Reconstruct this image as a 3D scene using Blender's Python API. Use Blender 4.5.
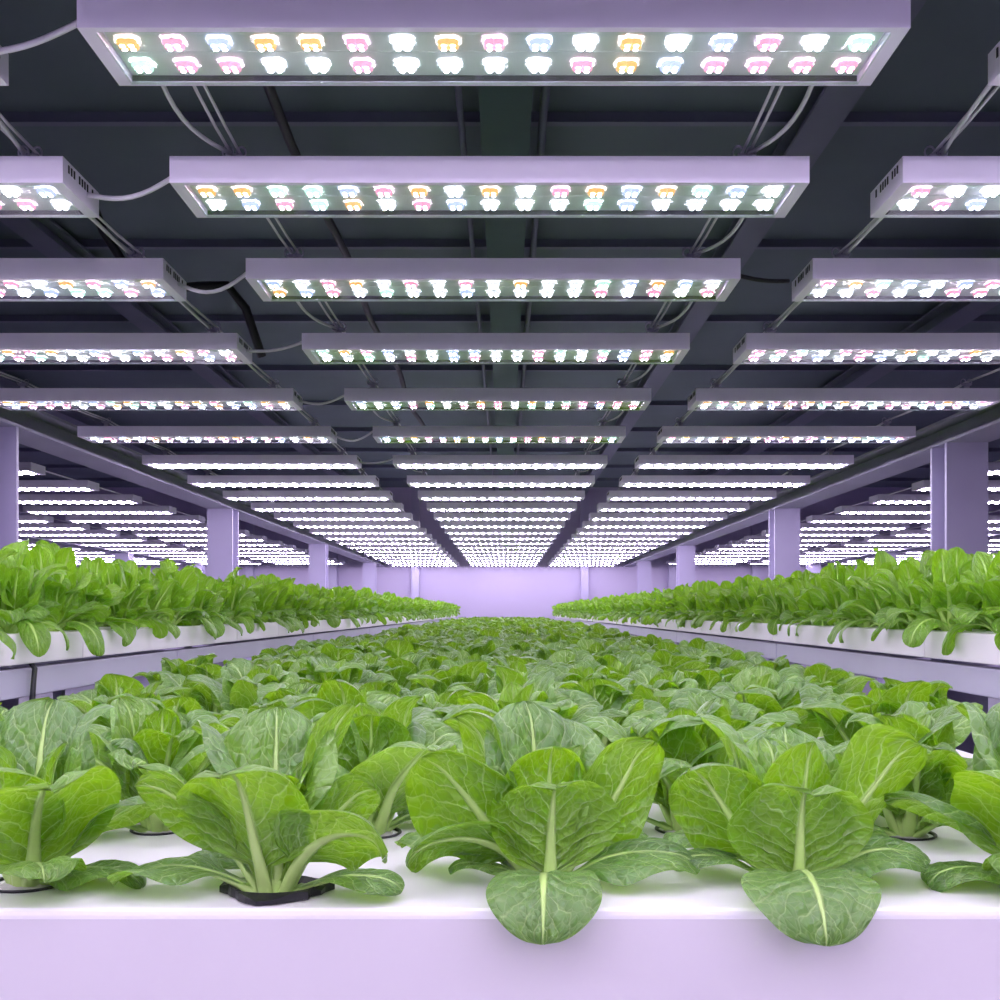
import bpy, math, random
import numpy as np
for o in list(bpy.data.objects): bpy.data.objects.remove(o, do_unlink=True)
S = bpy.context.scene
COL = S.collection
PI = math.pi
# ------------------------------------------------------------------ camera, world, exposure
F = 1080.0
VX, VY = 505.5, 612.0
cd = bpy.data.cameras.new('camera'); cam = bpy.data.objects.new('camera', cd); COL.objects.link(cam)
cd.sensor_width = 36; cd.sensor_fit = 'HORIZONTAL'; cd.lens = 36*F/1000
cd.shift_x = -(VX-500)/1000; cd.shift_y = (VY-500)/1000
cd.clip_start = .02; cd.clip_end = 100
cam.location = (0, 0, 0); cam.rotation_euler = (PI/2, 0, 0)
S.camera = cam
w = bpy.data.worlds.new('world'); S.world = w; w.use_nodes = True
w.node_tree.nodes['Background'].inputs[0].default_value = (.5, .45, .7, 1)
w.node_tree.nodes['Background'].inputs[1].default_value = .25
S.view_settings.view_transform = 'Standard'; S.view_settings.look = 'None'
S.view_settings.gamma = 1; S.view_settings.use_curve_mapping = False
S.view_settings.exposure = 0.0
LED_POWER = 285.0          # radiance of the LED cores
# ------------------------------------------------------------------ materials
def new_mat(name):
    m = bpy.data.materials.new(name); m.use_nodes = True
    return m, m.node_tree, m.node_tree.nodes['Principled BSDF']
def mat(name, col, rough=.5, metal=0, spec=.5, noise=0, nscale=6, bump=0):
    m, t, b = new_mat(name)
    b.inputs['Base Color'].default_value = (*col, 1); b.inputs['Roughness'].default_value = rough
    b.inputs['Metallic'].default_value = metal; b.inputs['Specular IOR Level'].default_value = spec
    if noise:
        tc = t.nodes.new('ShaderNodeTexCoord'); n = t.nodes.new('ShaderNodeTexNoise')
        n.inputs['Scale'].default_value = nscale; n.inputs['Detail'].default_value = 5
        t.links.new(tc.outputs['Object'], n.inputs['Vector'])
        mx = t.nodes.new('ShaderNodeMix'); mx.data_type = 'RGBA'
        mx.inputs[6].default_value = (*[c*(1-noise) for c in col], 1)
        mx.inputs[7].default_value = (*[min(1, c*(1+noise)) for c in col], 1)
        t.links.new(n.outputs['Fac'], mx.inputs[0]); t.links.new(mx.outputs[2], b.inputs['Base Color'])
        if bump:
            bp = t.nodes.new('ShaderNodeBump'); bp.inputs['Strength'].default_value = bump; bp.inputs['Distance'].default_value = .002
            t.links.new(n.outputs['Fac'], bp.inputs['Height']); t.links.new(bp.outputs[0], b.inputs['Normal'])
    return m
def emat(name, col, strength, sample=True):
    m, t, b = new_mat(name)
    b.inputs['Base Color'].default_value = (.6, .6, .6, 1)
    b.inputs['Emission Color'].default_value = (*col, 1); b.inputs['Emission Strength'].default_value = strength
    m.cycles.emission_sampling = 'FRONT' if sample else 'NONE'
    if not sample: b.inputs['Base Color'].default_value = (*[.12*c for c in col], 1)
    return m
M_lamp = mat('lamp_white_enamel', (.88, .82, .985), .45, noise=.04, nscale=14)
M_panel = mat('led_board', (.66, .73, .71), .3, noise=.08, nscale=30)
M_vent = mat('vent_dark', (.02, .02, .03), .7)
M_bracket = mat('clear_plastic_clip', (.5, .48, .58), .25, noise=.1, nscale=60)
M_cable = mat('white_cable', (.72, .70, .76), .45, noise=.05, nscale=40)
M_black = mat('black_rubber', (.012, .012, .016), .5, noise=.2, nscale=40)
M_tray = mat('white_tray_plastic', (.91, .885, .90), .38, noise=.03, nscale=9, bump=.05)
M_tray_shade = mat('tray_plastic_shaded', (.64, .60, .625), .42, noise=.03, nscale=9)  # tray plastic for the bed front, its shade put into the colour
M_rail = mat('lavender_rail_metal', (.55, .54, .66), .35, noise=.06, nscale=8)
M_col = mat('column_paint', (.46, .42, .60), .5, noise=.08, nscale=4)
M_beam = mat('beam_paint', (.36, .35, .46), .5, noise=.12, nscale=4)
M_ceil = mat('ceiling_dark_sheet', (.12, .155, .18), .7, noise=.25, nscale=1.2)
M_purlin = mat('purlin_paint', (.15, .16, .23), .6, noise=.15, nscale=3)
M_green = mat('green_beam_paint', (.045, .095, .09), .6, noise=.2, nscale=3)
M_wall = mat('wall_lavender_panel', (.50, .44, .62), .6, noise=.04, nscale=.8)
M_floor_shade = mat('floor_resin_shaded', (.06, .055, .09), .4, noise=.2, nscale=2)  # shade of the gaps below the racks put into the floor colour
M_floor_bounce = mat('floor_resin_bounce', (.62, .60, .68), .35, noise=.08, nscale=2)
M_cup = mat('black_net_cup_plastic', (.010, .010, .013), .4, noise=.2, nscale=60)
M_foam = mat('grow_foam', (.42, .42, .38), .9, noise=.25, nscale=150, bump=.4)
LEDC = {'white': (.95, .92, 1), 'warm': (1, .62, .30), 'pink': (1, .50, .74), 'blue': (.62, .68, 1), 'mint': (.72, 1, .86)}
HALO = {'white': (.9, .85, 1), 'warm': (1, .46, .16), 'pink': (1, .34, .55), 'blue': (.50, .56, 1), 'mint': (.62, 1, .82)}
M_core = {k: emat('led_core_'+k, tuple(.35*a+.65*b for a, b in zip(c, (.80, .69, 1))), LED_POWER) for k, c in LEDC.items()}
M_halo = {k: emat('led_lens_'+k, c, 1.5, False) for k, c in HALO.items()}
M_far = emat('led_bead_emitter', (.85, .74, 1), LED_POWER*.26)
def glass_mat():
    m = bpy.data.materials.new('cover_glass'); m.use_nodes = True; t = m.node_tree; t.nodes.clear()
    o = t.nodes.new('ShaderNodeOutputMaterial'); mx = t.nodes.new('ShaderNodeMixShader')
    tr = t.nodes.new('ShaderNodeBsdfTransparent'); g = t.nodes.new('ShaderNodeBsdfGlossy'); lw = t.nodes.new('ShaderNodeLayerWeight'); pw = t.nodes.new('ShaderNodeMath'); pw.operation = 'POWER'; pw.inputs[1].default_value = 5; fr = t.nodes.new('ShaderNodeMath'); fr.operation = 'MULTIPLY_ADD'; fr.inputs[1].default_value = .5; fr.inputs[2].default_value = .03; lw.inputs[0].default_value = .5
    t.links.new(lw.outputs['Facing'], pw.inputs[0]); t.links.new(pw.outputs[0], fr.inputs[0])
    tr.inputs[0].default_value = (.95, .985, .965, 1); g.inputs['Roughness'].default_value = .06
    t.links.new(fr.outputs[0], mx.inputs[0]); t.links.new(tr.outputs[0], mx.inputs[1]); t.links.new(g.outputs[0], mx.inputs[2]); t.links.new(mx.outputs[0], o.inputs[0])
    return m
M_glass = glass_mat()
def leaf_mat(name, up, dn, young, veincol, trans, frost=.25):
    m = bpy.data.materials.new(name); m.use_nodes = True; t = m.node_tree; t.nodes.clear(); N = t.nodes.new; L = t.links.new
    def mth(op, a, b=None, c=None):
        n = N('ShaderNodeMath'); n.operation = op
        for i, x in enumerate((a, b, c)):
            if x is None: continue
            if isinstance(x, (int, float)): n.inputs[i].default_value = x
            else: L(x, n.inputs[i])
        return n.outputs[0]
    def mix(f, a, b):
        n = N('ShaderNodeMix'); n.data_type = 'RGBA'
        L(f, n.inputs[0]) if not isinstance(f, (int, float)) else setattr(n.inputs[0], 'default_value', f)
        for i, x in ((6, a), (7, b)):
            if isinstance(x, tuple): n.inputs[i].default_value = (*x, 1)
            else: L(x, n.inputs[i])
        return n.outputs[2]
    uv = N('ShaderNodeUVMap'); uv.uv_map = 'UVMap'; sp = N('ShaderNodeSeparateXYZ'); L(uv.outputs[0], sp.inputs[0])
    tn = N('ShaderNodeUVMap'); tn.uv_map = 'Tone'; st = N('ShaderNodeSeparateXYZ'); L(tn.outputs[0], st.inputs[0])
    nz = N('ShaderNodeTexNoise'); nz.inputs['Scale'].default_value = 5; nz.inputs['Detail'].default_value = 2
    cb = N('ShaderNodeCombineXYZ'); L(sp.outputs[0], cb.inputs[0]); L(sp.outputs[1], cb.inputs[1]); L(mth('MULTIPLY', st.outputs[1], 37.0), cb.inputs[2])
    L(cb.outputs[0], nz.inputs['Vector'])
    wob = mth('SUBTRACT', nz.outputs['Fac'], .5)
    u = mth('MULTIPLY', mth('SUBTRACT', sp.outputs[0], .5), 2.0)
    au = mth('ABSOLUTE', u)
    v = sp.outputs[1]
    # lateral veins: rising stripes either side of the midrib
    ph = mth('ADD', mth('MULTIPLY', v, 7.0), mth('MULTIPLY', mth('POWER', au, .8), -2.4))
    ph = mth('ADD', ph, mth('MULTIPLY', mth('SIGN', u), .22))
    ph = mth('ADD', ph, mth('MULTIPLY', wob, 1.25))
    fr = mth('ABSOLUTE', mth('SUBTRACT', mth('FRACT', ph), .5))           # 0 on the vein
    lat = mth('SUBTRACT', 1.0, mth('SMOOTH_MIN', mth('DIVIDE', fr, .06), 1.0, .2))
    lat = mth('MULTIPLY', mth('MAXIMUM', lat, 0.0), mth('SUBTRACT', 1.0, mth('MULTIPLY', au, .55)))
    mr = mth('MAXIMUM', mth('SUBTRACT', 1.0, mth('DIVIDE', au, mth('ADD', .03, mth('MULTIPLY', mth('SUBTRACT', 1.0, v), .10)))), 0.0)
    mr = mth('MINIMUM', mth('MULTIPLY', mr, 2.0), 1.0)
    vo = N('ShaderNodeTexVoronoi'); vo.feature = 'DISTANCE_TO_EDGE'; vo.inputs['Scale'].default_value = 13
    av = N('ShaderNodeVectorMath'); av.operation = 'ADD'; L(cb.outputs[0], av.inputs[0]); 
    cw = N('ShaderNodeCombineXYZ'); L(mth('MULTIPLY', wob, .12), cw.inputs[0]); L(mth('MULTIPLY', wob, -.1), cw.inputs[1]); L(cw.outputs[0], av.inputs[1])
    L(av.outputs[0], vo.inputs['Vector'])
    net = mth('MAXIMUM', mth('SUBTRACT', 1.0, mth('DIVIDE', vo.outputs['Distance'], .07)), 0.0)
    vein = mth('MINIMUM', mth('ADD', mth('MAXIMUM', mr, mth('MULTIPLY', lat, 1.0)), mth('MULTIPLY', net, .28)), 1.0)
    geo = N('ShaderNodeNewGeometry')
    base = mix(geo.outputs['Backfacing'], up, dn)
    n2 = N('ShaderNodeTexNoise'); n2.inputs['Scale'].default_value = 9; L(cb.outputs[0], n2.inputs['Vector'])
    base = mix(mth('MULTIPLY', st.outputs[0], .85), base, young)
    hv = N('ShaderNodeHueSaturation'); L(base, hv.inputs['Color']); L(mth('ADD', .72, mth('MULTIPLY', n2.outputs['Fac'], .56)), hv.inputs['Value'])
    petf = mth('MAXIMUM', mth('SUBTRACT', 1.0, mth('DIVIDE', v, .22)), 0.0)
    colr = mix(mth('MINIMUM', mth('MAXIMUM', mth('MULTIPLY', vein, .9), petf), 1.0), hv.outputs[0], veincol)
    h = mth('ADD', mth('MULTIPLY', vo.outputs['Distance'], .9), mth('MULTIPLY', mth('POWER', fr, .5), .9))
    h = mth('SUBTRACT', h, mth('MULTIPLY', mr, .5))
    n3 = N('ShaderNodeTexNoise'); n3.inputs['Scale'].default_value = 34; n3.inputs['Detail'].default_value = 3; L(cb.outputs[0], n3.inputs['Vector'])
    h = mth('ADD', h, mth('MULTIPLY', n3.outputs['Fac'], .30))
    bp = N('ShaderNodeBump'); bp.inputs['Strength'].default_value = .9; bp.inputs['Distance'].default_value = .003; L(h, bp.inputs['Height'])
    p = N('ShaderNodeBsdfPrincipled'); L(colr, p.inputs['Base Color']); L(bp.outputs[0], p.inputs['Normal'])
    p.inputs['Roughness'].default_value = .33; p.inputs['Specular IOR Level'].default_value = .9
    p.inputs['Sheen Weight'].default_value = frost; p.inputs['Sheen Roughness'].default_value = .45
    p.inputs['Sheen Tint'].default_value = (.85, 1, .85, 1)
    tr = N('ShaderNodeBsdfTranslucent'); L(mix(mth('MULTIPLY', vein, .5), mix(st.outputs[0], trans, tuple(min(1, c*1.25) for c in trans)), veincol), tr.inputs[0]); L(bp.outputs[0], tr.inputs['Normal'])
    ms = N('ShaderNodeMixShader'); ms.inputs[0].default_value = .40; L(p.outputs[0], ms.inputs[1]); L(tr.outputs[0], ms.inputs[2])
    o = N('ShaderNodeOutputMaterial'); L(ms.outputs[0], o.inputs[0])
    return m
M_leaf = leaf_mat('romaine_leaf', (.078, .175, .048), (.115, .27, .008), (.22, .42, .008), (.58, .76, .28), (.30, .58, .004), .12)
M_rib = mat('leaf_rib', (.40, .58, .16), .4, noise=.1, nscale=50)
M_leaf2 = leaf_mat('lettuce_leaf', (.12, .29, .02), (.15, .37, .012), (.30, .56, .012), (.48, .70, .16), (.30, .62, .01), .1)
M_rib2 = mat('lettuce_rib', (.42, .64, .14), .4, noise=.1, nscale=50)
# ------------------------------------------------------------------ helpers
class MB:
    def __init__(s): s.v = []; s.f = []; s.m = []; s.sm = []
    def add(s, vs, fs, mi=0, smooth=False):
        b = len(s.v); s.v += [tuple(p) for p in vs]; s.f += [tuple(i+b for i in f) for f in fs]; s.m += [mi]*len(fs); s.sm += [smooth]*len(fs); return s
    def box(s, x0, x1, y0, y1, z0, z1, mi=0, bev=0):
        if bev <= 0:
            vs = [(x, y, z) for x in (x0, x1) for y in (y0, y1) for z in (z0, z1)]
            return s.add(vs, [(0, 1, 3, 2), (4, 6, 7, 5), (0, 4, 5, 1), (2, 3, 7, 6), (0, 2, 6, 4), (1, 5, 7, 3)], mi)
        import bmesh
        bm = bmesh.new(); bmesh.ops.create_cube(bm, size=1)
        for v in bm.verts: v.co = ((x0+x1)/2+v.co.x*(x1-x0), (y0+y1)/2+v.co.y*(y1-y0), (z0+z1)/2+v.co.z*(z1-z0))
        bmesh.ops.bevel(bm, geom=bm.edges[:], offset=bev, segments=3, affect='EDGES', profile=.6)
        bm.verts.index_update(); s.add([v.co[:] for v in bm.verts], [[v.index for v in f.verts] for f in bm.faces], mi); bm.free(); return s
    def tube(s, pts, r, n=8, mi=0):
        P = [np.array(p, float) for p in pts]; R = r if hasattr(r, '__len__') else [r]*len(P)
        vs = []; up0 = np.array([0, 0, 1.])
        for i, p in enumerate(P):
            t = P[min(i+1, len(P)-1)]-P[max(i-1, 0)]; t /= np.linalg.norm(t)+1e-12
            a = np.cross(t, up0)
            if np.linalg.norm(a) < .05: a = np.cross(t, np.array([0, 1., 0]))
            a /= np.linalg.norm(a); b = np.cross(a, t)
            for k in range(n):
                q = 2*PI*k/n; vs.append(tuple(p+R[i]*(math.cos(q)*a+math.sin(q)*b)))
        fs = [(i*n+k, i*n+(k+1) % n, (i+1)*n+(k+1) % n, (i+1)*n+k) for i in range(len(P)-1) for k in range(n)]
        fs += [tuple(range(n-1, -1, -1)), tuple((len(P)-1)*n+k for k in range(n))]
        return s.add(vs, fs, mi, True)
    def lathe(s, prof, n=20, mi=0, c=(0, 0, 0), flip=False):
        vs = [(c[0]+r*math.cos(2*PI*k/n), c[1]+r*math.sin(2*PI*k/n), c[2]+z) for r, z in prof for k in range(n)]
        fs = [(i*n+k, i*n+(k+1) % n, (i+1)*n+(k+1) % n, (i+1)*n+k) for i in range(len(prof)-1) for k in range(n)]
        if flip: fs = [f[::-1] for f in fs]
        return s.add(vs, fs, mi, True)
    def mesh(s, name, mats):
        me = bpy.data.meshes.new(name); me.from_pydata(s.v, [], s.f)
        for m in (mats if isinstance(mats, (list, tuple)) else [mats]): me.materials.append(m)
        me.polygons.foreach_set('material_index', s.m); me.polygons.foreach_set('use_smooth', s.sm); me.update(); return me
def link(name, me, parent=None, loc=None):
    o = bpy.data.objects.new(name, me); COL.objects.link(o)
    if parent: o.parent = parent
    if loc: o.location = loc
    return o
def tag(o, label, cat, group=None, kind=None):
    if label: o['label'] = label
    if cat: o['category'] = cat
    if group: o['group'] = group
    if kind: o['kind'] = kind
    return o
def empty(name, loc=(0, 0, 0), rz=0):
    o = bpy.data.objects.new(name, None); o.empty_display_size = .05; COL.objects.link(o); o.location = loc; o.rotation_euler = (0, 0, rz); return o
def struct(name, mb, m):
    o = link(name, mb.mesh(name, m)); o['kind'] = 'structure'; return o
ORD = ['zeroth', 'first', 'second', 'third', 'fourth', 'fifth', 'sixth', 'seventh', 'eighth', 'ninth', 'tenth', 'eleventh', 'twelfth', 'thirteenth', 'fourteenth', 'fifteenth', 'sixteenth', 'seventeenth', 'eighteenth', 'nineteenth', 'twentieth', 'twenty-first', 'twenty-second', 'twenty-third', 'twenty-fourth', 'twenty-fifth', 'twenty-sixth', 'twenty-seventh', 'twenty-eighth', 'twenty-ninth', 'thirtieth']
# ------------------------------------------------------------------ room
YW, XW, YB, ZC, ZF = 19.5, 10.0, -3.2, 2.25, -1.1
struct('floor', MB().box(-XW, XW, .6, YW, ZF-.1, ZF), M_floor_shade)
struct('floor_bounce', MB().box(-XW, XW, YB, .6, ZF-.1, ZF), M_floor_bounce)  # unseen pale stretch added behind the camera to bounce light onto the lamp fronts
struct('ceiling', MB().box(-XW, XW, YB, YW, ZC, ZC+.1), M_ceil)
struct('wall_back', MB().box(-XW-.1, XW+.1, YW, YW+.1, ZF-.1, ZC+.1), M_wall)
struct('wall_left', MB().box(-XW-.1, -XW, YB, YW, ZF, ZC), M_wall)
struct('wall_right', MB().box(XW, XW+.1, YB, YW, ZF, ZC), M_wall)
struct('wall_front', MB().box(-XW-.1, XW+.1, YB-.1, YB, ZF-.1, ZC+.1), M_wall)
n = 0
for x in (-4.6, -3.1, -1.62, 1.42, 3.0, 4.5):                 # pilasters on the far wall
    n += 1
    struct('trim_%d' % n, MB().box(x-.07, x+.07, YW-.14, YW, ZF, ZC), M_col)
for k in range(15):                                          # purlins across, under the roof sheets
    y = -1.77+k*1.66
    if y > YW-.3: break
    n += 1
    mb = MB().box(-XW, XW, y-.012, y+.012, ZC-.044, ZC).box(-XW, XW, y-.022, y+.022, ZC-.05, ZC-.044)
    struct('trim_%d' % n, mb, M_purlin)
for x, wd, z0, m in ((0, .105, 2.02, M_green), (1.36, .08, 2.09, M_purlin), (-2.62, .08, 2.09, M_purlin), (3.2, .1, 2.06, M_purlin), (-4.7, .1, 2.06, M_purlin)):
    n += 1
    mb = MB().box(x-wd, x+wd, YB, YW, z0, z0+.015).box(x-.012, x+.012, YB, YW, z0+.015, ZC-.03).box(x-wd, x+wd, YB, YW, ZC-.065, ZC-.05)
    struct('trim_%d' % n, mb, m)
def hcolumn(x, y, wx=.2, wy=.2):
    t = .022; h = .80-ZF
    mb = MB()
    mb.box(-wx/2, wx/2, -wy/2, -wy/2+t, 0, h).box(-wx/2, wx/2, wy/2-t, wy/2, 0, h).box(-t/2, t/2, -wy/2+t, wy/2-t, 0, h)
    return mb
colme = hcolumn(0, 0).mesh('column', M_col)
plme = MB().box(-.15, .15, -.15, .15, 0, .02).mesh('base_plate', M_beam)
stme = MB().box(-.05, .05, -.05, .05, 0, ZC-.13-.93).mesh('upper_post', M_beam)
capme = MB().box(-.06, .06, -.12, .12, 0, .13).mesh('stiffener', M_beam)
def column(x, y, label, group):
    e = tag(empty('steel_column', (x, y, ZF)), label, 'column', group)
    link('shaft', colme, e, (0, 0, .02)); link('base_plate', plme, e)
for k, y in enumerate((4.67, 8.6, 13.0, 17.9)):
    column(-2.25, y, 'lavender steel column left of the centre aisle, %s from the camera' % ORD[k+1], 'left inner columns')
for k, y in enumerate((5.29, 8.6, 13.3, 17.3)):
    column(2.22, y, 'lavender steel column right of the centre aisle, %s from the camera' % ORD[k+1], 'right inner columns')
for s_, nm in ((-1, 'left'), (1, 'right')):
    for k, y in enumerate((11.0, 15.0, 18.6)):
        column(s_*5.3, y, 'distant pale column under the outer %s beam, %s from the camera' % (nm, ORD[k+1]), 'outer columns')
def hbeam(x, label, h=.12):
    z0 = .815
    mb = MB().box(x-.1, x+.1, -1, YW, z0, z0+.014).box(x-.1, x+.1, -1, YW, z0+h-.014, z0+h).box(x-.01, x+.01, -1, YW, z0+.014, z0+h-.014)
    tag(link('steel_beam', mb.mesh('steel_beam', M_beam)), label, 'beam', 'long steel beams')
hbeam(-2.25, 'long grey-lavender steel I-beam on the inner left columns')
hbeam(2.22, 'long grey-lavender steel I-beam on the inner right columns')
hbeam(-5.3, 'distant lavender steel I-beam beyond the far left lamps')
hbeam(5.3, 'distant lavender steel I-beam beyond the far right lamps')
def pipe(name, pts, r, m, label, cat, group=None):
    return tag(link(name, MB().tube(pts, r, 8).mesh(name, m)), label, cat, group)
rr = random.Random(3)
pipe('ceiling_cable', [(-.90+.02*math.sin(y*2.3), y, 1.99+.015*math.sin(y*1.7)) for y in np.arange(-1, 12, .35)], .022, M_black, 'thick black cable running lengthwise under the dark ceiling, left of centre', 'cable')
pipe('conduit_pipe', [(-.19, y, 2.1) for y in (-3, 8, 19.4)], .014, M_purlin, 'thin grey conduit just left of the green ceiling beam', 'pipe')
pipe('conduit_pipe', [(.16, y, 2.1) for y in (-3, 8, 19.4)], .018, M_purlin, 'thin grey conduit just right of the green ceiling beam', 'pipe')
pipe('looped_cable', [(-1.95, 5.0, 1.98), (-1.9, 5.1, 1.80), (-1.8, 5.2, 1.62), (-1.66, 5.25, 1.57), (-1.5, 5.3, 1.60), (-1.38, 5.35, 1.62), (-1.3, 5.4, 1.52), (-1.24, 5.5, 1.3)], .022, M_black, 'black cable looped behind the third row of left lamps', 'cable')
# ------------------------------------------------------------------ grow lamps
LX, LY, LZ = 1.2, .2, .05
def make_housing(vents=True):
    hx, hy, b = LX/2, LY/2, .0
    mb = MB(); w_ = .014; wx = .024
    mb.box(-hx, hx, -hy, hy, .012, LZ)                      # body
    mb.box(-hx, hx, -hy, -hy+w_, 0, .012); mb.box(-hx, hx, hy-w_, hy, 0, .012)
    mb.box(-hx, -hx+wx, -hy+w_-.001, hy-w_+.001, 0, .012); mb.box(hx-wx, hx, -hy+w_-.001, hy-w_+.001, 0, .012)
    return mb.mesh('housing', M_lamp)
ME_house = make_housing()
ME_panel = MB().box(-.572, .572, -.0855, .0855, .0095, .0125).box(-.57, .57, -.002, .002, .0088, .0100).mesh('led_board', M_panel)
ME_gask = {q: MB().box(-.574, .574, q*.0845-.0013, q*.0845+.0013, .0012, .0095).mesh('gasket', M_vent) for q in (-1, 1)}
ME_glass = MB().box(-.576, .576, -.0855, .0855, -.0042, -.0036).box(-.576, .576, -.086, -.0854, -.0042, .002).box(-.576, .576, .0854, .086, -.0042, .002).mesh('cover_glass', M_glass)
def vent_mesh(s_):
    mb = MB()
    for k in (0, 1, 2, 4, 5, 6, 7, 9):
        y = -.07+.0145*k
        mb.box(s_*LX/2-.001, s_*LX/2+.001, y-.0035, y+.0035, .028, .043)
    return mb.mesh('vent_slots', M_vent)
ME_vent = {-1: vent_mesh(-1), 1: vent_mesh(1)}
def bracket_mesh():
    mb = MB()
    mb.box(-.016, .016, -.02, .02, LZ, LZ+.004).box(-.010, .010, -.004, .004, LZ+.004, LZ+.042, bev=.001)
    mb.box(-.017, .017, -.009, .009, LZ+.030, LZ+.040, bev=.002)
    mb.tube([(-.014+.01*math.cos(a), 0, LZ+.045+.012*math.sin(a)) for a in np.linspace(0, 2*PI, 13)], .0022, 6)
    mb.tube([(.012+.009*math.cos(a), .003, LZ+.046+.011*math.sin(a)) for a in np.linspace(0, 2*PI, 13)], .0022, 6)
    mb.tube([(.0, -.018, LZ+.034), (0, .018, LZ+.034)], .004, 8)
    return mb.mesh('cable_clamp', M_bracket)
ME_brk = bracket_mesh()
def led_mesh(k):
    mb = MB()
    mb.box(-.008, .008, -.008, .008, .0120, .0149, 2)
    for a in (45, 135, 225, 315):
        x, y = .0095*math.cos(math.radians(a)), .0095*math.sin(math.radians(a))
        prof = [(.0092, .0145), (.0085, .0100), (.0060, .0080), (.0033, .0075)]
        mb.lathe(prof, 10, 1, (x, y, 0), True)
        mb.lathe([(.0035, .0078), (.0032, .0069), (.0018, .0063), (.0002, .0062)], 8, 0, (x, y, 0), True)
    return mb.mesh('led_cluster', [M_core[k], M_halo[k], M_panel])
ME_led = {k: led_mesh(k) for k in LEDC}
def fix_normals(me):
    import bmesh
    bm = bmesh.new(); bm.from_mesh(me); bmesh.ops.recalc_face_normals(bm, faces=bm.faces[:]); bm.to_mesh(me); bm.free()
def far_leds():
    # one connected board with raised lit lenses, two rows of seventeen
    cx = [-.545+.068125*k for k in range(17)]
    xs = [-.566]+[v for c in cx for v in (c-.010, c+.010)]+[.566]; ys = [-.060, -.048, -.028, .028, .048, .060]
    zl, zh = -.001, .0085; ids = {}; mb = MB()
    def vid(p):
        p = tuple(round(c, 5) for c in p)
        if p not in ids: ids[p] = len(mb.v); mb.v.append(p)
        return ids[p]
    H = lambda i, j: zl if (0 <= i < len(xs)-1 and i % 2 == 1 and j in (1, 3)) else zh
    def q(ps, m): mb.f.append(tuple(vid(p) for p in ps)); mb.m.append(m); mb.sm.append(False)
    for i in range(len(xs)-1):
        for j in range(len(ys)-1):
            z = H(i, j); x0, x1, y0, y1 = xs[i], xs[i+1], ys[j], ys[j+1]
            lit = z == zl
            q([(x0, y0, z), (x0, y1, z), (x1, y1, z), (x1, y0, z)], 0 if lit else 1)
            if lit:
                q([(x0, y0, zl), (x1, y0, zl), (x1, y0, zh), (x0, y0, zh)], 0); q([(x1, y1, zl), (x0, y1, zl), (x0, y1, zh), (x1, y1, zh)], 0)
                q([(x0, y1, zl), (x0, y0, zl), (x0, y0, zh), (x0, y1, zh)], 0); q([(x1, y0, zl), (x1, y1, zl), (x1, y1, zh), (x1, y0, zh)], 0)
    return mb.mesh('led_rows', [M_far, M_panel])
ME_far = far_leds()
rows = [1.554, 2.025, 2.618, 3.34, 4.22, 5.12, 6.03]
ztop = [.891, .855, .858, .863, .875, .882, .877]
while rows[-1]+.86 < YW-.35: rows.append(rows[-1]+.86); ztop.append(.872)
CX = {'centre': -.03, 'left': -1.43, 'right': 1.345}
lr = random.Random(11)
def lamp(x, y, zt, detail, label, group, dep=1.0):
    e = tag(empty('grow_lamp', (x, y+LY/2*dep, zt-LZ)), label, 'lamp', group); e.scale = (1, dep, 1)
    link('housing', ME_house, e); link('led_board', ME_panel, e)
    if detail >= 1:
        link('cable_clamp', ME_brk, e, (-.5, 0, 0)); link('cable_clamp', ME_brk, e, (.5, 0, 0))
        link('end_vent', ME_vent[-1], e); link('end_vent', ME_vent[1], e)
    if detail == 2:
        link('cover_glass', ME_glass, e); link('gasket', ME_gask[-1], e); link('gasket', ME_gask[1], e)
        for r_ in (-.038, .038):
            for k in range(17):
                c = lr.choices(['white', 'warm', 'pink', 'blue', 'mint'], [3, 3.2, 2.6, 1.6, .7] if r_ < 0 else [4, .6, 3, 1.8, .8])[0]
                o = link('led_cluster', ME_led[c], e, (-.545+.068125*k, r_, -.0088))
    else:
        link('led_rows', ME_far, e, (0, 0, -.005))
    return e
for bank, cx in CX.items():
    for i, (d, zt) in enumerate(zip(rows, ztop)):
        if i < 10: lab, g = 'white grow lamp with two rows of LEDs, %s from the camera in the %s bank' % (ORD[i+1], bank), bank+' bank of grow lamps'
        else: lab, g = 'distant glowing grow lamp far down the %s bank near the end wall' % bank, bank+' bank of far grow lamps'
        lamp(cx+([.013, .036, .026][list(CX).index(bank)] if i == 0 else 0), d, zt, 2 if i < 6 else (1 if i < 9 else 0), lab, g, (.86, .9, .96)[i] if i < 3 else 1.0)
for k, d in enumerate((1.10, .64, .18, -.3, -.8, -1.4, -2.0, -2.6)):          # the rows go on over and behind the camera
    for bank, cx in CX.items():
        lamp(cx, d, .875, 0, 'grow lamp of the %s bank hanging above or behind the viewpoint' % bank, 'lamps behind the viewpoint')
for s_, nm in ((-1, 'left'), (1, 'right')):
    for b in range(5):
        cx = s_*(3.36+b*1.39)
        for i, d in enumerate(rows):
            dd = d+.25
            px_in = (abs(cx)-.6)*F/dd
            if i < 5 or px_in > 540 or i == len(rows)-1: continue
            lamp(cx, dd if dd < YW-.25 else dd-.1, .872, 0, 'small distant grow lamp beyond the %s beam, in the %s bank outward' % (nm, ORD[b+1]), 'lamps beyond the %s beam, bank %s' % (nm, ['one', 'two', 'three', 'four', 'five'][b]))
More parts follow.
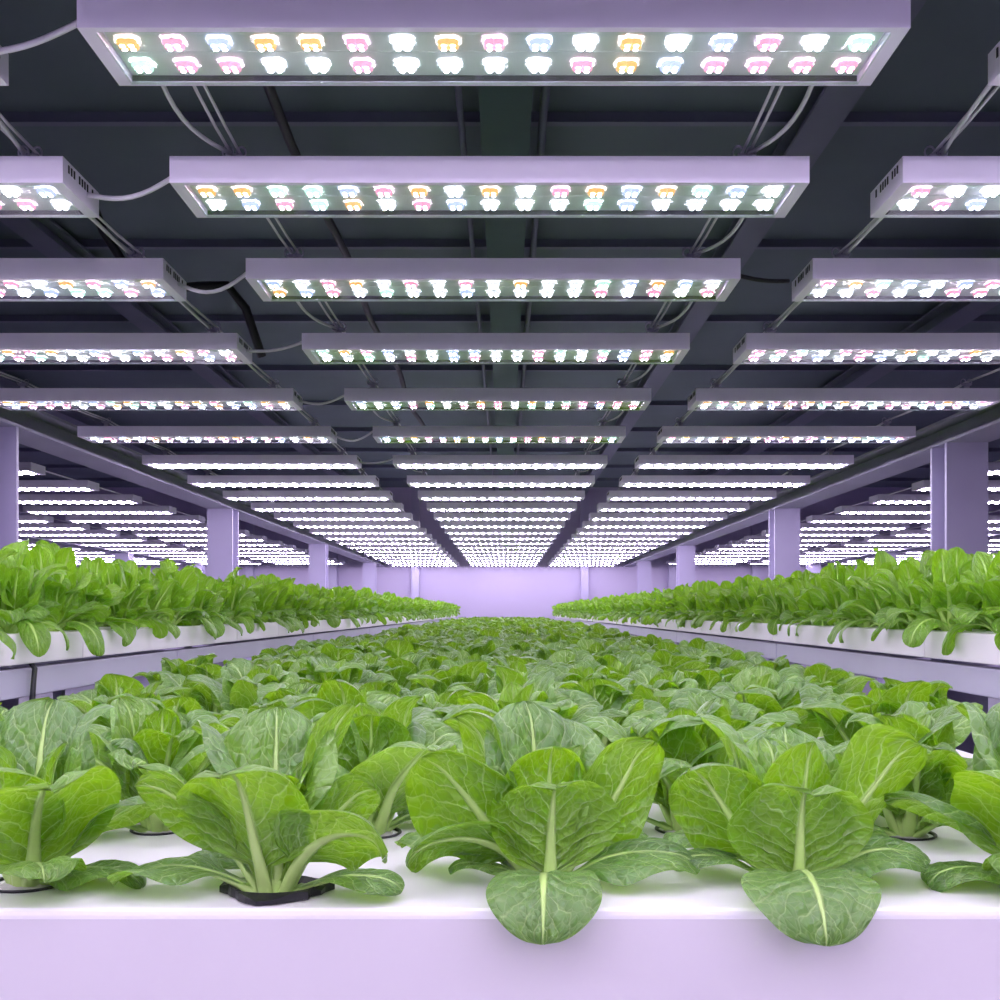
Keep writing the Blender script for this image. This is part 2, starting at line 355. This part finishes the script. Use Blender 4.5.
# hanging cables that carry the lamps
def run_pts(x, off, dz):
    pts = []; rows2 = [-1.4+.1, -.2, .74, 1.2]+[r+.1 for r in rows]; zz = [.875]*4+ztop
    for i in range(len(rows2)):
        pts.append((x+off, rows2[i], zz[i]+.043+dz))
        if i < len(rows2)-1:
            for t in (.25, .5, .75):
                y = rows2[i]*(1-t)+rows2[i+1]*t; z = zz[i]*(1-t)+zz[i+1]*t
                pts.append((x+off*1.1, y, z+.043+dz-.010*4*t*(1-t)))
    pts.append((x+off, YW, .91)); return pts
for bank, cx in CX.items():
    for s_, nm in ((-1, 'left'), (1, 'right')):
        x = cx+s_*.5
        mb = MB().tube(run_pts(x, -.007, 0), .0033, 6).tube(run_pts(x, .008, .004), .0033, 6)
        tag(link('hanging_cable', mb.mesh('hanging_cable', M_cable)), 'white twin hanging cable along the %s side of the %s lamp bank' % (nm, bank), 'cable', 'cables the lamps hang from')
        for i in range(0, 7):
            y0, y1 = rows[i]+.16, rows[i+1]+.06
            z0, z1 = ztop[i]+.001, ztop[i+1]+.03
            ox = .035*(1 if s_ > 0 else -1)
            pts = []
            for t in np.linspace(0, 1, 11):
                pts.append((x+ox*(1-t)+ox*1.1*math.sin(PI*t)*.5, y0*(1-t)+y1*t, z0*(1-t)+z1*t-.022*math.sin(PI*t)))
            if (bank, nm) in (('centre', 'right'), ('centre', 'left'), ('left', 'right'), ('right', 'left')) and (nm == 'right' or i % 2 == 0 or bank == 'right'):
                tag(link('power_cord', MB().tube(pts, .0042, 7).mesh('power_cord', M_cable)), 'white slack cord behind the %s lamp from the camera, %s side of the %s bank' % (ORD[i+1], nm, bank), 'cord', 'slack cords between lamps')
for i in range(7):
    xl, xc, xr = CX['left']+.6, CX['centre']-.6, CX['centre']+.6
    y0, y1, z = rows[i]+.12, rows[i]+.05, ztop[i]-.02
    sg = .02 if i % 2 else -.015
    pts = [(xl+(xc-xl)*t, y0+(y1-y0)*t, z-.012*math.sin(PI*t)*(1+i % 3)+.012*(t-.5)) for t in np.linspace(0, 1, 11)]
    tag(link('link_cord', MB().tube(pts, .0050, 7).mesh('link_cord', M_cable)), 'white cord joining the %s left lamp to the %s centre lamp' % (ORD[i+1], ORD[i+1]), 'cord', 'cords between left and centre lamps')
pts = [(CX['centre']+.6+(.145)*t, rows[2]+.06+.05*t, ztop[2]-.022-.006*math.sin(PI*t)) for t in np.linspace(0, 1, 9)]
tag(link('link_cord', MB().tube(pts, .0055, 7).mesh('link_cord', M_black)), 'black cord joining the third centre lamp to the third right lamp', 'cord')
for s_, nm in ((-1, 'left'), (1, 'right')):
    for b in range(5):
        for q in (-1, 1):
            x = s_*(3.36+b*1.39)+q*.5
            tag(link('hanging_cable', MB().tube([(x, 5, .876), (x, 12, .876), (x, YW, .876)], .005, 6).mesh('hanging_cable', M_cable)), 'thin cable over the distant lamps beyond the %s beam, %s bank outward' % (nm, ORD[b+1]), 'cable', 'cables over outer lamps, %s %d' % (nm, b+1))
# ------------------------------------------------------------------ centre bed
ZB, YE, XB = -.212, .772, .70
bed = tag(empty('growing_bed', (0, YE, ZB-.16)), 'long white hydroponic bed full of romaine down the middle', 'planter bed')
mb = MB().box(-XB, XB, 0, YW-YE-.5, .150, .16, bev=.0045)
link('top_board', mb.mesh('top_board', M_tray), bed)
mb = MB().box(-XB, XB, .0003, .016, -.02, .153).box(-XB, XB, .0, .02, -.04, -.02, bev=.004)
link('front_panel', mb.mesh('front_panel', M_tray_shade), bed)
for s_ in (-1, 1):
    link('side_panel', MB().box(s_*XB-.006-.006*s_, s_*XB+.006-.006*s_, .016, YW-YE-.51, -.02, .148).mesh('side_panel', M_rail), bed)
for y in (.3, 3, 6, 9, 12, 15):
    for s_ in (-1, 1):
        link('leg', MB().box(s_*(XB-.06)-.025, s_*(XB-.06)+.025, y-.025, y+.025, ZF-(ZB-.16), .148).mesh('leg', M_beam), bed)
# racks with trays either side
XS, ZT, ZR, ZRB = .86, -.038, -.092, -.152
for s_, nm in ((-1, 'left'), (1, 'right')):
    rk = tag(empty('tray_rack', (s_*(XS+.6), .5, ZF)), 'raised lavender metal rack carrying white trays on the %s side' % nm, 'rack')
    joint = 4.83-.5 if s_ < 0 else 3.43-.5
    ys = [0]+[joint-4+2*k for k in range(3) if joint-4+2*k > .1]; ys = sorted(set(ys+[joint+2*k for k in range(0, 9) if joint+2*k < 18.4]+[18.4]))
    for a, b in zip(ys[:-1], ys[1:]):
        for side in (-1, 1):
            mb = MB(); xo = side*.6; xi = xo-side*.03
            mb.box(min(xo, xi), max(xo, xi), a+.004, b-.004, ZRB-ZF, ZR-ZF-.008, bev=.003)
            link('side_rail', mb.mesh('side_rail', M_rail), rk)
        link('cross_bar', MB().box(-.57, .57, a+.02, a+.06, ZRB-ZF+.005, ZR-ZF-.01).mesh('cross_bar', M_rail), rk)
        for side in (-1, 1):
            link('leg', MB().box(side*.57-.02, side*.57+.02, a+.06, a+.10, 0, ZRB-ZF).mesh('leg', M_beam), rk)
    # trays, open boxes
    TL = .62; a = (2.78-TL*3) if s_ < 0 else (2.80-TL*3); k = 0
    x0, x1 = -.615, .615
    mb = MB()
    mb.box(x0, x1, .002, TL-.002, 0, .05, bev=.003); 
    mb.box(x0, x1, .002, TL-.002, .046, ZT-ZR, bev=.003)
    me = mb.mesh('growing_tray', M_tray)
    while a < 18.2:
        k += 1
        o = link('growing_tray', me, None, (s_*(XS+.6), a, ZR-.0))
        if k <= 12: tag(o, 'white growing tray on the %s rack, %s tray from the near end' % (nm, ORD[k]), 'tray', nm+' rack trays')
        else: tag(o, 'distant white growing tray toward the end wall on the %s rack' % nm, 'tray', nm+' rack far trays')
        a += TL
mb = MB(); xx = -XS+.008
loop = [(-XS-.02, 0, ZR+.004), (xx-.004, 0, ZR+.002), (xx+.004, 0, ZR-.01), (xx+.004, 0, ZR-.035), (xx+.004, 0, ZRB-.004), (xx+.002, 0, ZRB-.02), (xx-.01, 0, ZRB-.035)]
mb.tube([(p[0], 1.94+.006*math.sin(i), p[2]) for i, p in enumerate(loop)], .005, 8)
tag(link('tie_strap', mb.mesh('tie_strap', M_black)), 'black strap looped over the left rack rail', 'strap')
# ------------------------------------------------------------------ leaves
def leaf(R, az, th0, th1, L, W, roll=0, cup=.25, pet=.28, curl=.25, tone=.2, nu=8, nv=14, r0=.008, z0=0, wav=.05, tip=1.0, rib=True, p=1.5, rough=1.0, bent=0):
    """one leaf; returns verts, faces, uv per vert, tone per vert, material per face. angles in degrees"""
    vv = np.sin(PI/2*np.linspace(0, 1, nv+1))*.55+np.linspace(0, 1, nv+1)*.45
    uu = np.linspace(-1, 1, nu+1)
    a0, a1 = math.radians(th0), math.radians(th1)
    C = np.zeros((nv+1, 3)); T = np.zeros((nv+1, 3)); C[0] = (r0, 0, z0)
    for j in range(nv+1):
        a = a0+(a1-a0)*vv[j]**p
        T[j] = (math.cos(a), math.sin(math.radians(bent))*vv[j], math.sin(a))
        if j: C[j] = C[j-1]+T[j-1]*L*(vv[j]-vv[j-1])
    x = np.clip((vv-pet)/(1-pet), 0, 1)
    e = x**(.82*tip)
    q = np.clip(1-(2*e-1)**2, 0, 1)
    wd = W/2*np.where(e < .5, q**.62, q**.47)
    petw = .0055+.05*W*np.clip(vv/pet, 0, 1); petw = np.where(vv < pet+.1, petw, 0)
    wd = np.maximum(wd, petw); wd[-1] = .0015
    rl = math.radians(roll)
    ph1, ph2, ph3 = [R.uniform(0, 6.28) for _ in range(3)]; nf = R.uniform(7, 11)
    V = []; UV = []
    asym = R.uniform(-.12, .12)
    for j in range(nv+1):
        t = T[j]/np.linalg.norm(T[j]); s = np.array([0, 1., 0]); s -= t*np.dot(s, t); s /= np.linalg.norm(s); nn = np.cross(t, s)
        nn = nn if True else nn
        g = min(1, vv[j]/.5); ar = rl*g*g*(3-2*g)
        s2 = s*math.cos(ar)+nn*math.sin(ar); n2 = nn*math.cos(ar)-s*math.sin(ar)
        if j == 0: pass
        for u in uu:
            w_ = wd[j]*(1+asym*u)
            rho = max(abs(u), 0)
            off = cup*w_*abs(u)**1.5 if vv[j] > pet*.5 else .55*w_*u*u
            edge = max(0, rho-.55)/.45
            off -= curl*wd[j]*edge**2
            off -= curl*W*.35*max(0, vv[j]-.82)/.18*max(0, vv[j]-.82)/.18
            bl = min(1, max(0, (vv[j]-pet)/.2))
            off += bl*wav*W*(edge+.15)*math.sin(nf*vv[j]+ph1+(1.7 if u > 0 else 0))*1.1
            off += bl*rough*.0004*math.cos(2*PI*(7*vv[j]-2.4*abs(u)**.8+(.22 if u > 0 else -.22))+PI*0)*(1-abs(u))**.5*min(1, abs(u)*4)*(-1 if nv > 16 else 0)*-1
            off += bl*rough*.02*W*math.sin(9*u+6*vv[j]+ph3)
            V.append(C[j]+s2*u*w_*(1+.05*math.sin(nf*1.3*vv[j]+ph2))+n2*off)
            UV.append((u*.5+.5, vv[j]))
    V = np.array(V); F_ = []
    for j in range(nv):
        for i in range(nu):
            a = j*(nu+1)+i; F_.append((a, a+nu+1, a+nu+2, a+1))
    mi = [0]*len(F_)
    if rib:
        K = 6; base = len(V); ex = []
        for j in range(nv+1):
            t = T[j]/np.linalg.norm(T[j]); s = np.array([0, 1., 0]); s -= t*np.dot(s, t); s /= np.linalg.norm(s); nn = np.cross(t, s)
            g = min(1, vv[j]/.5); ar = rl*g*g*(3-2*g)
            s2 = s*math.cos(ar)+nn*math.sin(ar); n2 = nn*math.cos(ar)-s*math.sin(ar)
            off = V[j*(nu+1)+nu//2]
            rr_ = (.0060*(1-vv[j])**1.3+.0007)*(L/.13)**.6; rr_ = min(rr_, .0065)
            if vv[j] > .93: rr_ = .0002
            for k in range(K):
                q_ = 2*PI*k/K; ex.append(off+s2*math.cos(q_)*rr_*1.15+n2*(math.sin(q_)*rr_*.6-rr_*.38)); UV.append((.5, .02))
        V = np.vstack([V, np.array(ex)])
        for j in range(nv):
            for k in range(K):
                F_.append((base+j*K+k, base+j*K+(k+1) % K, base+(j+1)*K+(k+1) % K, base+(j+1)*K+k)); mi.append(1)
    A = math.radians(az); ca, sa = math.cos(A), math.sin(A)
    X = V[:, 0]*ca-V[:, 1]*sa; Y = V[:, 0]*sa+V[:, 1]*ca
    V = np.stack([X, Y, V[:, 2]], 1)
    return V, F_, UV, [(tone, (az % 97)/97.0+R.random()*.01)]*len(UV), mi
def leaves_mesh(name, parts, mats, xf=None):
    V = []; F_ = []; UV = []; TN = []; MI = []; b = 0
    for v, f, uv, tn, mi in parts:
        V.append(v); F_ += [tuple(i+b for i in q) for q in f]; UV += uv; TN += tn; MI += mi; b += len(v)
    V = np.vstack(V); me = bpy.data.meshes.new(name); me.from_pydata(V.tolist(), [], F_)
    for m in mats: me.materials.append(m)
    me.polygons.foreach_set('material_index', MI); me.polygons.foreach_set('use_smooth', [True]*len(F_))
    li = np.zeros(len(me.loops), dtype=np.int32); me.loops.foreach_get('vertex_index', li)
    for nm, arr in (('UVMap', UV), ('Tone', TN)):
        l = me.uv_layers.new(name=nm); a = np.array(arr)[li]; l.data.foreach_set('uv', a.ravel().tolist())
    me.update(); return me
ROM = [M_leaf, M_rib]; LET = [M_leaf2, M_rib2]
def cup_mesh():
    mb = MB()
    mb.lathe([(.027, .002), (.0295, .0025), (.030, .001), (.0285, .0005), (.0255, -.012), (.022, -.045), (.0, -.046)], 24)
    mb.lathe([(.027, .002), (.0255, -.004), (.024, -.006)], 24)
    return mb.mesh('net_cup', M_cup)
ME_cup = cup_mesh()
def foam_mesh():
    mb = MB(); R = random.Random(2); n = 20; prof = [(.0255, -.004), (.020, .001), (.010, .002), (.001, .003)]
    mb.lathe(prof, n); mb.v = [(x+R.uniform(-.001, .001), y+R.uniform(-.001, .001), z+R.uniform(-.001, .001)) for x, y, z in mb.v]
    return mb.mesh('growing_medium', M_foam)
ME_foam = foam_mesh()
def split_leaf(t, mats):
    V, f, uv, tn, mi = t; nb = min(min(q) for q, m in zip(f, mi) if m == 1)
    a = (V[:nb], [q for q, m in zip(f, mi) if m == 0], uv[:nb], tn[:nb], [0]*mi.count(0))
    b = (V[nb:], [tuple(i-nb for i in q) for q, m in zip(f, mi) if m == 1], uv[nb:], tn[nb:], [0]*mi.count(1))
    return leaves_mesh('leaf', [a], mats[:1]), leaves_mesh('midrib', [b], mats[1:])
def put_leaf(pair, e):
    o = link('leaf', pair[0], e); link('midrib', pair[1], o)
def hero(loc, spec, label, seed, group, collar=False):
    """spec: list of dicts per leaf"""
    R = random.Random(seed); e = tag(empty('romaine_lettuce', loc), label, 'lettuce', group)
    for k, sp in enumerate(spec):
        d = dict(nu=14, nv=30); d.update(sp)
        put_leaf(split_leaf(leaf(R, **d), ROM), e)
    c = link('net_cup', ME_cup, e); link('growing_medium', ME_foam, e)
    if collar:
        c.scale = (1.05, 1.05, 1)
        mb = MB(); n = 26; RR = random.Random(8); vs = []
        rad = [.0355+.004*math.sin(3*q)+RR.uniform(-.0025, .0025) for q in np.linspace(0, 2*PI, n, endpoint=False)]
        for rr2, zf in ((.026, .003), (.030, .0075), (1, .0055), (1, .0008)):
            for k in range(n):
                q = 2*PI*k/n; r = rad[k] if rr2 == 1 else rr2
                vs.append((r*math.cos(q)*1.12, r*math.sin(q)*.92, zf+(.002*math.sin(5*q) if rr2 == 1 and zf > .001 else 0)))
        mb.add(vs, [(i*n+k, i*n+(k+1) % n, (i+1)*n+(k+1) % n, (i+1)*n+k) for i in range(3) for k in range(n)], 0, False)
        link('cup_collar', mb.mesh('cup_collar', M_cup), e)
    return e
def rom_spec(R, nu=8, nv=14, size=1.0, heart=True):
    out = []; a = R.uniform(0, 360)
    n_low, n_mid, n_up, n_in = R.randint(2, 3), 5, 5, 3
    for k in range(n_low):       # spread on the board
        out.append(dict(az=a+360/n_low*k+R.uniform(-20, 20), th0=R.uniform(22, 35), th1=R.uniform(-28, -5), L=R.uniform(.105, .125)*size, W=R.uniform(.062, .078)*size, cup=.15, tone=R.uniform(0, .12), roll=R.uniform(-12, 12)))
    for k in range(n_mid):       # bowed outward
        out.append(dict(az=a+31+72*k+R.uniform(-14, 14), th0=R.uniform(58, 72), th1=R.uniform(-15, 42), L=R.uniform(.135, .155)*size, W=R.uniform(.09, .108)*size, pet=.2, cup=R.uniform(.25, .45), curl=R.uniform(.25, .5), tone=R.uniform(0, .25), roll=R.uniform(-28, 28)))
    for k in range(n_up):
        roll_ = R.random() < .6
        out.append(dict(az=a+72*k+R.uniform(-14, 14), th0=R.uniform(76, 86), th1=R.uniform(-20, 30) if roll_ else R.uniform(50, 88), p=4.2 if roll_ else 1.5, L=R.uniform(.12, .145)*size, W=R.uniform(.082, .098)*size, pet=.2, cup=R.uniform(.35, .6), curl=R.uniform(.3, .55), tone=R.uniform(.1, .5), roll=R.uniform(-25, 25)))
    if heart:
        for k in range(n_in):
            out.append(dict(az=a+50+120*k+R.uniform(-20, 20), th0=86, th1=R.uniform(80, 98), L=R.uniform(.105, .13)*size, W=R.uniform(.05, .06)*size, cup=.7, curl=.3, tone=R.uniform(.7, 1), roll=R.uniform(-20, 20)))
    for d in out: d['nu'] = nu; d['nv'] = nv
    return out
D = dict
H1 = [  # plant in the black cup (left of centre)
 D(az=186, th0=30, th1=-34, L=.118, W=.062, cup=.12, curl=.1, tone=0, tip=1.15, wav=.12),
 D(az=-112, th0=70, th1=30, p=4, L=.120, W=.104, cup=.28, curl=.25, wav=.025, tone=.45, roll=8, pet=.22),
 D(az=-38, th0=62, th1=-28, L=.135, W=.072, cup=.2, curl=.2, tone=.15, roll=-45, p=1.2, pet=.25),
 D(az=12, th0=62, th1=35, L=.105, W=.075, cup=.2, curl=.3, tone=.3, roll=-50),
 D(az=30, th0=76, th1=62, L=.150, W=.050, cup=.3, curl=.3, tone=.3, roll=-50, pet=.2),
 D(az=182, th0=58, th1=20, L=.130, W=.060, cup=.2, curl=.4, tone=.1, roll=50),
 D(az=150, th0=74, th1=50, L=.145, W=.080, cup=.3, curl=.4, tone=.1, roll=35),
 D(az=100, th0=82, th1=66, L=.145, W=.085, cup=.3, curl=.4, tone=.25),
 D(az=60, th0=80, th1=66, L=.135, W=.080, cup=.35, curl=.5, tone=.5, roll=-20),
 D(az=-70, th0=84, th1=84, L=.095, W=.060, cup=.5, curl=.3, tone=.9),
 D(az=20, th0=84, th1=80, L=.100, W=.060, cup=.5, curl=.3, tone=.9),
 D(az=-12, th0=26, th1=-26, L=.098, W=.058, cup=.15, curl=.2, tone=0),
 D(az=125, th0=32, th1=-12, L=.10, W=.06, cup=.1, tone=0)]
H2 = [  # centre plant
 D(az=-93, th0=22, th1=-84, p=1.5, r0=.02, L=.104, W=.081, cup=.08, curl=.06, tone=.05, pet=.06, z0=.012, tip=1.25, wav=.008),
 D(az=-8, th0=34, th1=-30, L=.122, W=.062, cup=.1, curl=.3, tone=0, pet=.2, roll=14),
 D(az=196, th0=60, th1=-42, L=.125, W=.062, cup=.1, curl=.3, tone=.1, p=1.1, roll=40, pet=.2),
 D(az=-82, th0=80, th1=34, p=5, L=.096, W=.096, cup=.30, curl=.22, wav=.02, tone=.6, pet=.15, r0=.018),
 D(az=-80, th0=84, th1=86, L=.112, W=.078, cup=.5, curl=.4, tone=.85, pet=.15),
 D(az=188, th0=52, th1=50, L=.135, W=.095, cup=.28, curl=.35, tone=.12, roll=62, pet=.2),
 D(az=150, th0=68, th1=58, L=.146, W=.09, cup=.3, curl=.35, tone=.1, roll=50),
 D(az=2, th0=56, th1=60, L=.135, W=.082, cup=.28, curl=.35, tone=.2, roll=-62, pet=.2),
 D(az=75, th0=80, th1=66, L=.135, W=.095, cup=.35, curl=.45, tone=.12),
 D(az=110, th0=84, th1=74, L=.145, W=.085, cup=.35, curl=.4, tone=.15),
 D(az=30, th0=82, th1=76, L=.110, W=.07, cup=.5, curl=.3, tone=.8),
 D(az=180, th0=30, th1=-20, L=.072, W=.035, cup=.1, tone=0),
 D(az=155, th0=35, th1=-30, L=.135, W=.07, cup=.1, tone=0),
 D(az=45, th0=34, th1=-22, L=.115, W=.06, cup=.1, tone=0)]
H3 = [  # right plant
 D(az=-91, th0=22, th1=-84, p=1.5, r0=.02, L=.106, W=.094, cup=.08, curl=.06, tone=.05, pet=.06, z0=.012, tip=1.25, wav=.008),
 D(az=-88, th0=78, th1=34, p=5, L=.094, W=.108, cup=.28, curl=.24, wav=.02, tone=.45, pet=.12, r0=.02),
 D(az=14, th0=50, th1=44, L=.148, W=.105, cup=.22, curl=.25, tone=.25, roll=-62, pet=.22),
 D(az=190, th0=54, th1=52, L=.120, W=.085, cup=.3, curl=.3, tone=.12, roll=55, pet=.2),
 D(az=145, th0=70, th1=66, L=.142, W=.082, cup=.3, curl=.35, tone=.35, roll=35),
 D(az=-60, th0=84, th1=86, L=.115, W=.07, cup=.5, curl=.3, tone=.85),
 D(az=80, th0=82, th1=70, L=.125, W=.085, cup=.35, curl=.4, tone=.2),
 D(az=110, th0=84, th1=74, L=.115, W=.07, cup=.35, curl=.4, tone=.8),
 D(az=-14, th0=38, th1=-24, L=.105, W=.065, cup=.1, curl=.2, tone=0, roll=14, pet=.2),
 D(az=185, th0=34, th1=-24, L=.092, W=.042, cup=.1, tone=0),
 D(az=40, th0=34, th1=-18, L=.12, W=.065, cup=.1, tone=0),
 D(az=140, th0=34, th1=-18, L=.11, W=.06, cup=.1, tone=0)]
H0 = [  # cut by the left edge of the frame
 D(az=-58, th0=60, th1=12, p=3, L=.128, W=.115, cup=.2, curl=.2, tone=.4, roll=12, pet=.14, wav=.03),
 D(az=-10, th0=26, th1=-32, L=.095, W=.062, cup=0, curl=.2, tone=.1, pet=.15),
 D(az=20, th0=50, th1=0, L=.130, W=.065, cup=.1, tone=0, roll=-20),
 D(az=-100, th0=74, th1=66, L=.11, W=.09, cup=.4, curl=.4, tone=.5),
 D(az=-60, th0=40, th1=-20, L=.10, W=.07, cup=.1, tone=.2),
 D(az=60, th0=74, th1=62, L=.150, W=.08, cup=.3, curl=.4, tone=.1, roll=-30),
 D(az=95, th0=80, th1=66, L=.150, W=.09, cup=.3, curl=.4, tone=.1),
 D(az=140, th0=74, th1=62, L=.140, W=.08, cup=.3, curl=.4, tone=.1, roll=30),
 D(az=180, th0=60, th1=50, L=.140, W=.09, cup=.3, curl=.4, tone=.1, roll=45),
 D(az=30, th0=84, th1=80, L=.11, W=.06, cup=.5, tone=.9), D(az=200, th0=84, th1=80, L=.11, W=.06, cup=.5, tone=.9)]
H4 = [D(**{**d, 'az': 180-d['az'], 'roll': -d.get('roll', 0)}) for d in H0]
yr = .842
FR = 'front row romaine'
hero((-.372, yr, ZB), H0, 'large green romaine cut by the left edge in the front row', 5, FR)
hero((-.174, yr-.028, ZB), H1, 'front row romaine standing in an exposed black cup, left of centre', 6, FR, True)
hero((.031, yr, ZB), H2, 'central front row romaine with one leaf drooping over the white edge', 7, FR)
hero((.221, yr, ZB), H3, 'front row romaine right of centre with a broad round leaf hanging over the edge', 8, FR)
hero((.418, yr, ZB), H4, 'front row romaine cut by the right edge of the picture', 9, FR)
NV = 7
variants = []; fine = []
for k in range(NV):
    R = random.Random(100+k); sp = rom_spec(R)
    variants.append(leaves_mesh('romaine_lettuce', [leaf(R, **d) for d in sp], ROM))
    R = random.Random(100+k); sp = rom_spec(R, 12, 22)
    fine.append([split_leaf(leaf(R, **d), ROM) for d in sp])
PR = random.Random(42)
count = 0; stuffR = []
row = 0; y = yr+.2
def xs_row(r):
    if r == 1: return [-.535, -.325, -.115, .168, .372, .575]
    off = .0 if r % 2 == 0 else .10
    return [x+off-.59 for x in np.arange(0, 1.3, .205) if abs(x+off-.59) < .64]
hero_n = 5; total = 5
while y < YW-.95:
    row += 1
    xs = xs_row(row)
    vis = [x for x in xs if abs(x)*F/y < 560]
    k = 0
    for x in xs:
        jx, jy = x+PR.uniform(-.014, .014), y+PR.uniform(-.016, .016)
        v = PR.randrange(NV); rz = PR.uniform(0, 2*PI); sc = PR.uniform(.82, 1.08)
        inframe = abs(x)*F/y < 560
        if inframe: k += 1
        if total >= 300: stuffR.append((jx, jy, rz, sc)); continue
        if inframe and row <= 8:
            lab = 'green romaine head, %s from the left in the %s row from the front' % (ORD[k], ORD[row+1]); g = 'romaine in the %s row' % ORD[row+1]
        elif inframe: lab, g = 'small green romaine head in the dense rows toward the back of the centre bed', 'romaine in the far rows'
        else: lab, g = 'romaine head at the side of the bed beyond the picture edge', 'romaine beyond the picture edge'
        total += 1
        if row <= 3:
            e = tag(empty('romaine_lettuce', (jx, jy, ZB), rz), lab, 'lettuce', g); e.scale = (sc, sc, sc)
            for me in fine[v]: put_leaf(me, e)
            link('net_cup', ME_cup, e); link('growing_medium', ME_foam, e)
        else:
            o = link('romaine_lettuce', variants[v], None, (jx, jy, ZB)); o.rotation_euler = (0, 0, rz); o.scale = (sc, sc, sc)
            tag(o, lab, 'lettuce', g)
    y += .2
# low outline copies for the far end, joined
def joined(name, specfn, spots, z, mats, nvar=5):
    base = []
    for k in range(nvar):
        R = random.Random(500+k); base.append([leaf(R, rib=False, **d) for d in specfn(R)])
    parts = []
    for i, (x, y_, rz, sc) in enumerate(spots):
        c, s = math.cos(rz)*sc, math.sin(rz)*sc
        for V, f, uv, tn, mi in base[i % nvar]:
            parts.append((np.stack([V[:, 0]*c-V[:, 1]*s+x, V[:, 0]*s+V[:, 1]*c+y_, V[:, 2]*sc+z], 1), f, uv, tn, mi))
    return link(name, leaves_mesh(name, parts, mats))
o = joined('distant_romaine', lambda R: [d for d in rom_spec(R, 4, 6) if d['th0'] > 50], stuffR, ZB, ROM)
tag(o, 'mass of tiny romaine heads at the far end of the centre bed', 'lettuce', None, 'stuff')
# ------------------------------------------------------------------ lettuce on the racks
def let_spec(R, nu=6, nv=12):
    out = []; a = R.uniform(0, 360)
    for k in range(6):
        out.append(dict(az=a+60*k+R.uniform(-25, 25), th0=R.uniform(30, 62), th1=R.uniform(-65, -10), L=R.uniform(.10, .14), W=R.uniform(.045, .065), cup=.2, tone=R.uniform(0, .15), roll=R.uniform(-30, 30), wav=.12))
    for k in range(3):
        out.append(dict(az=a+120*k+R.uniform(-30, 30), th0=R.uniform(35, 50), th1=R.uniform(-100, -80), p=.95, L=R.uniform(.13, .16), W=R.uniform(.05, .068), pet=.3, cup=.1, tone=R.uniform(0, .3), roll=R.uniform(-20, 20), wav=.08))
    for k in range(8):
        out.append(dict(az=a+45*k+R.uniform(-14, 14), th0=R.uniform(62, 80), th1=R.uniform(-10, 75), L=R.uniform(.13, .18), W=R.uniform(.055, .078), cup=R.uniform(.1, .4), tone=R.uniform(.2, .7), roll=R.uniform(-50, 50), wav=.16, pet=.15))
    for k in range(5):
        out.append(dict(az=a+72*k+R.uniform(-20, 20), th0=R.uniform(80, 90), th1=R.uniform(60, 98), L=R.uniform(.14, .185), W=R.uniform(.055, .072), cup=R.uniform(.2, .5), tone=R.uniform(.5, 1), roll=R.uniform(-60, 60), wav=.16, pet=.2))
    for d in out: d['nu'] = nu; d['nv'] = nv
    return out
lvar = []; lfine = []
for k in range(6):
    R = random.Random(300+k); lvar.append(leaves_mesh('leafy_lettuce', [leaf(R, **d) for d in let_spec(R)], LET))
    R = random.Random(300+k); lfine.append([split_leaf(leaf(R, **d), LET) for d in let_spec(R, 8, 18)])
total2 = 0; stuffL = []
y = 1.55; r_ = 0
while y < 18.5:
    for s_, nm in ((-1, 'left'), (1, 'right')):
        for c in range(4):
            x = s_*(XS+.034+.16*c+PR.uniform(-.012, .012)); jy = y+PR.uniform(-.02, .02)+(.08 if c % 2 else 0)
            rz = PR.uniform(0, 2*PI); sc = PR.uniform(.84, 1.08); v = PR.randrange(6)
            if c < 2 and total2 < 300:
                total2 += 1
                pxx = VX+s_*(XS+.055)*F/y
                if r_ < 10 and c == 0: lab, g = 'bright leafy lettuce at tray edge of the %s rack, %s from near end' % (nm, ORD[r_+1]), 'edge lettuce on the %s rack' % nm
                elif r_ < 10: lab, g = 'bright leafy lettuce on %s rack, one in from the edge, %s from near end' % (nm, ORD[r_+1]), 'inner lettuce on the %s rack' % nm
                else: lab, g = 'small bright green lettuce in the distant stretch of the %s rack' % nm, 'distant lettuce on the %s rack' % nm
                if r_ < 5 and c == 0:
                    e = tag(empty('leafy_lettuce', (x, jy, ZT), rz), lab, 'lettuce', g); e.scale = (sc, sc, sc)
                    for me in lfine[v]: put_leaf(me, e)
                else:
                    o = link('leafy_lettuce', lvar[v], None, (x, jy, ZT)); o.rotation_euler = (0, 0, rz); o.scale = (sc,)*3
                    tag(o, lab, 'lettuce', g)
            elif c < 2 or y < 9: stuffL.append((x, jy, rz, sc))
    y += .19; r_ += 1
o = joined('distant_lettuce', lambda R: let_spec(R, 4, 6), stuffL, ZT, LET)
tag(o, 'mass of bright green lettuce behind the edge rows of both racks', 'lettuce', None, 'stuff')
for me in list(ME_led.values())+[ME_far]:
    pass
